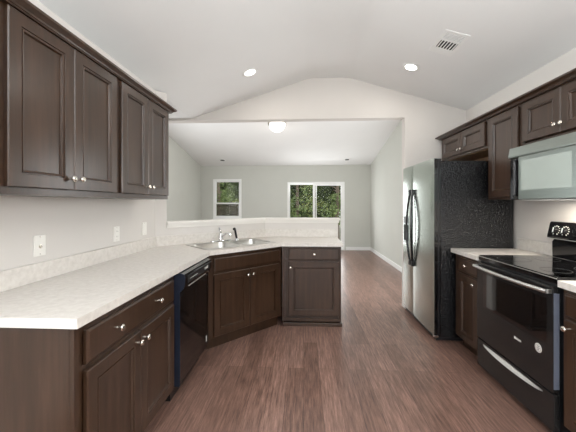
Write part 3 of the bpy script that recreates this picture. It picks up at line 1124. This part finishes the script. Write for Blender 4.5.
def downlight(x, y, label):
    n = slope_n(x)
    c = Vector((x, y, ceil_z(x))) - n * 0.0008
    t = thing('recessed_light', label, 'ceiling light', c, n.to_track_quat('Z', 'Y').to_euler(), 'recessed kitchen lights')
    MB().lathe([(0.058, -0.001), (0.062, -0.006), (0.082, -0.006), (0.088, -0.002), (0.088, 0.0), (0.058, 0.0)], (0, 0, 0), (0, 0, 1), 32).build('trim_ring', 'trim_white', t, smooth=True)
    MB().lathe([(0, -0.003), (0.0575, -0.003), (0.0575, -0.0005), (0, -0.0005)], (0, 0, 0), (0, 0, 1), 32).build('lens', 'lamp_glow', t)
    d = bpy.data.lights.new('downlight_lamp', 'AREA')
    d.shape = 'DISK'
    d.size = 0.11
    d.energy = 4
    d.color = (1.0, 0.95, 0.88)
    lo = bpy.data.objects.new('downlight_lamp', d)
    COL.objects.link(lo)
    lo.location = c - n * 0.02
    lo.rotation_euler = n.to_track_quat('Z', 'Y').to_euler()


downlight(-0.576, 3.206, 'round lit recessed light on the left slope of the kitchen ceiling')
downlight(1.137, 3.245, 'round lit recessed light on the right slope, near the ceiling vent')

# supply vent on the right slope
vx, vy = 1.270, 2.705
n = slope_n(vx)
c = Vector((vx, vy, ceil_z(vx))) - n * 0.0008
vt = thing('ceiling_vent', 'white rectangular air vent with dark slots on the right slope of the ceiling', 'vent', c, n.to_track_quat('Z', 'Y').to_euler())
q = n.to_track_quat('Z', 'Y')
# local axes: work out which local axis runs along world y
ly = q.inverted() @ Vector((0, 1, 0))
swap = abs(ly.x) > abs(ly.y)
sg = (ly.x if swap else ly.y)
sg = 1 if sg > 0 else -1


def vbox(mb, a0, a1, b0, b1, z0, z1, b=0.0):
    """a runs along world y, b across the slope"""
    if swap:
        return mb.box(sg * a0, b0, z0, sg * a1, b1, z1, b)
    return mb.box(b0, sg * a0, z0, b1, sg * a1, z1, b)


mb = MB()
A_, B_ = 0.170, 0.106
T_ = -0.005
vbox(mb, -A_, -A_ + 0.035, -B_, B_, T_, 0.0, 0.0015)
vbox(mb, A_ - 0.085, A_, -B_, B_, T_, 0.0, 0.0015)
vbox(mb, -A_ + 0.035, A_ - 0.085, -B_, -B_ + 0.03, T_, 0.0, 0.0015)
vbox(mb, -A_ + 0.035, A_ - 0.085, B_ - 0.03, B_, T_, 0.0, 0.0015)
mb.build('flange', 'trim_white', vt)
mb = MB()
vbox(mb, -A_ + 0.035, A_ - 0.085, -B_ + 0.03, B_ - 0.03, -0.0012, 0.0)
mb.build('backing', 'slot_black', vt)
mb = MB()
vbox(mb, -0.048, -0.030, -B_ + 0.03, B_ - 0.03, -0.006, -0.0013)
mb.build('cross_bar', 'trim_white', vt)
for k in range(6):
    b0 = -B_ + 0.0365 + k * 0.0255
    mb = MB()
    vbox(mb, -0.029, A_ - 0.086, b0, b0 + 0.009, -0.006, -0.0013)
    mb.build('slat', 'trim_white', vt)
for k in range(5):
    a0 = -A_ + 0.041 + k * 0.0175
    mb = MB()
    vbox(mb, a0, a0 + 0.0085, -B_ + 0.031, B_ - 0.031, -0.006, -0.0013)
    mb.build('slat', 'trim_white', vt)

# flush dome light on the sloping living room ceiling
dx_, dy_ = -0.536, 6.05
nl = Vector((0, 0.196, 1)).normalized()
c = Vector((dx_, dy_, living_z(dy_))) - nl * 0.0008
dl_ = thing('flush_ceiling_light', 'lit white dome light on the living room ceiling just below the header edge', 'ceiling light', c, nl.to_track_quat('Z', 'Y').to_euler())
MB().lathe([(0.0, 0.0), (0.182, 0.0), (0.188, -0.012), (0.180, -0.030), (0.158, -0.034), (0.0, -0.034)], (0, 0, 0), (0, 0, 1), 36).build('rim', 'nickel', dl_, smooth=True)
MB().lathe([(0.156, -0.0345), (0.154, -0.075), (0.140, -0.115), (0.112, -0.148), (0.075, -0.168), (0.035, -0.177), (0, -0.179)], (0, 0, 0), (0, 0, 1), 36).lathe([(0.156, -0.0345), (0.0, -0.0345)], (0, 0, 0), (0, 0, 1), 36).build('dome', 'dome_glow', dl_, smooth=True)
d = bpy.data.lights.new('dome_lamp', 'POINT')
d.energy = 3
d.shadow_soft_size = 0.15
d.color = (1.0, 0.95, 0.88)
lo = bpy.data.objects.new('dome_lamp', d)
COL.objects.link(lo)
lo.location = c + Vector((0, 0, -0.55))

# two small unlit fittings close to the far wall
for x, y, lab in ((-2.24, 8.204, 'small unlit recessed fitting on the living room ceiling above the window'), (1.177, 8.224, 'small unlit recessed fitting on the living room ceiling above the patio door')):
    c = Vector((x, y, living_z(y))) - nl * 0.0008
    t = thing('recessed_fitting', lab, 'ceiling fitting', c, nl.to_track_quat('Z', 'Y').to_euler(), 'unlit living room ceiling fittings')
    MB().lathe([(0.06, -0.002), (0.064, -0.012), (0.086, -0.010), (0.092, -0.003), (0.092, 0.0), (0.06, 0.0)], (0, 0, 0), (0, 0, 1), 28).build('trim_ring', 'trim_white', t, smooth=True)
    MB().lathe([(0, -0.0095), (0.0595, -0.0095), (0.0595, -0.0005), (0, -0.0005)], (0, 0, 0), (0, 0, 1), 28).build('baffle', 'dark_grey', t)


# ------------------------------------------------------------------ trees beyond the glass
def tree(x, y, h, r, seed, leafmat, label, leaves=900, low=0.15):
    rnd = random.Random(seed)
    t = thing('tree', label, 'tree', (x, y, -0.12), group='trees beyond the far windows')
    mb = MB()
    bend = rnd.uniform(-0.2, 0.2)
    pts = [(bend * (k / 6) ** 2, 0.1 * math.sin(k), h * 0.95 * k / 6) for k in range(7)]
    mb.tube(pts, [0.09 * (1 - 0.12 * k) for k in range(7)], 8)
    for k in range(5):
        a = rnd.uniform(0, 2 * PI)
        z = h * rnd.uniform(0.25, 0.75)
        L_ = r * rnd.uniform(0.4, 0.7)
        mb.tube([(bend * (z / h) ** 2, 0, z), (L_ * .5 * math.cos(a), L_ * .5 * math.sin(a), z + L_ * .25), (L_ * math.cos(a), L_ * math.sin(a), z + L_ * .35)], [0.03, 0.02, 0.01], 6)
    mb.build('trunk', 'bark', t, smooth=True)
    mb = MB()
    clumps = [(rnd.gauss(0, r * 0.45), rnd.gauss(0, r * 0.4), h * rnd.uniform(low, 1.0), rnd.uniform(0.25, 0.5) * r) for _ in range(22)]
    for _ in range(leaves):
        cx, cy, cz, cr = rnd.choice(clumps)
        v = Vector((rnd.gauss(0, 1), rnd.gauss(0, 1), rnd.gauss(0, 1))).normalized() * cr * rnd.uniform(0.55, 1.05)
        pnt = Vector((cx, cy, cz)) + v
        if pnt.z < 0.03:
            pnt.z = rnd.uniform(0.03, 0.5)
        if abs(pnt.x) > 0.68 or abs(pnt.y) > 0.72:
            pnt.x = rnd.uniform(-0.66, 0.66)
            pnt.y = rnd.uniform(-0.7, 0.7)
        dd = Vector((rnd.uniform(-1, 1), rnd.uniform(-1, 1), rnd.uniform(-0.9, 0.4))).normalized()
        uu = dd.cross(Vector((rnd.uniform(-1, 1), rnd.uniform(-1, 1), rnd.uniform(-1, 1)))).normalized()
        s = rnd.uniform(0.08, 0.15)
        w = uu * s * 0.42
        nn_ = dd.cross(uu) * s * 0.12
        mb.face([pnt, pnt + dd * s * 0.5 + w + nn_, pnt + dd * s])
        mb.face([pnt, pnt + dd * s, pnt + dd * s * 0.5 - w + nn_])
    me = mb
    me.build('leaves', leafmat, t)


def bush(x, y, r, h, seed, leafmat, label, leaves=1100):
    rnd = random.Random(seed)
    t = thing('shrub', label, 'shrub', (x, y, -0.12), group='dark shrubs behind the trees')
    bm = bmesh.new()
    bmesh.ops.create_icosphere(bm, subdivisions=3, radius=1.0)
    for v in bm.verts:
        k = 0.85 + 0.25 * rnd.random()
        v.co = Vector((v.co.x * r * k, v.co.y * r * 0.6 * k, max(0.0, h * 0.48 + v.co.z * h * 0.5 * k)))
    mb = MB()
    mb.bm.free()
    mb.bm = bm
    core = mb.build('inner_branches', 'foliage_core', t)
    mb = MB()
    for _ in range(leaves):
        a = Vector((rnd.gauss(0, 1), -abs(rnd.gauss(0, 1)), rnd.gauss(0, 1))).normalized()
        pnt = Vector((a.x * r, a.y * r * 0.6, h * 0.48 + a.z * h * 0.5)) * rnd.uniform(0.97, 1.1)
        pnt.z = max(0.03, pnt.z)
        pnt.x = max(-0.84, min(0.84, pnt.x))
        dd = Vector((rnd.uniform(-1, 1), rnd.uniform(-1, 0.2), rnd.uniform(-0.9, 0.5))).normalized()
        uu = dd.cross(Vector((rnd.uniform(-1, 1), rnd.uniform(-1, 1), rnd.uniform(-1, 1)))).normalized()
        s = rnd.uniform(0.08, 0.17)
        w = uu * s * 0.4
        mb.face([pnt, pnt + dd * s * 0.5 + w, pnt + dd * s, pnt + dd * s * 0.5 - w])
    mb.build('leaves', leafmat, t)


rnd = random.Random(4)
TL = 'slender leafy tree outdoors, seen through the far window glass'
kinds = ('leaf_green', 'leaf_yellow', 'leaf_green', 'leaf_green', 'leaf_yellow', 'leaf_green', 'leaf_green')
for i in range(13):
    tree(-6.0 + i * 0.82, 12.4 if i % 2 else 14.3, rnd.uniform(4.2, 5.2), rnd.uniform(0.75, 0.95), 10 + i, kinds[i % 7], TL)
for i in range(15):
    bush(-8.2 + i * 0.98, 16.3 if i % 2 else 18.0, 0.78, 5.4 + 0.5 * (i % 3), 60 + i, 'leaf_dark', 'tall dark leafy shrub standing behind the slender trees outdoors')
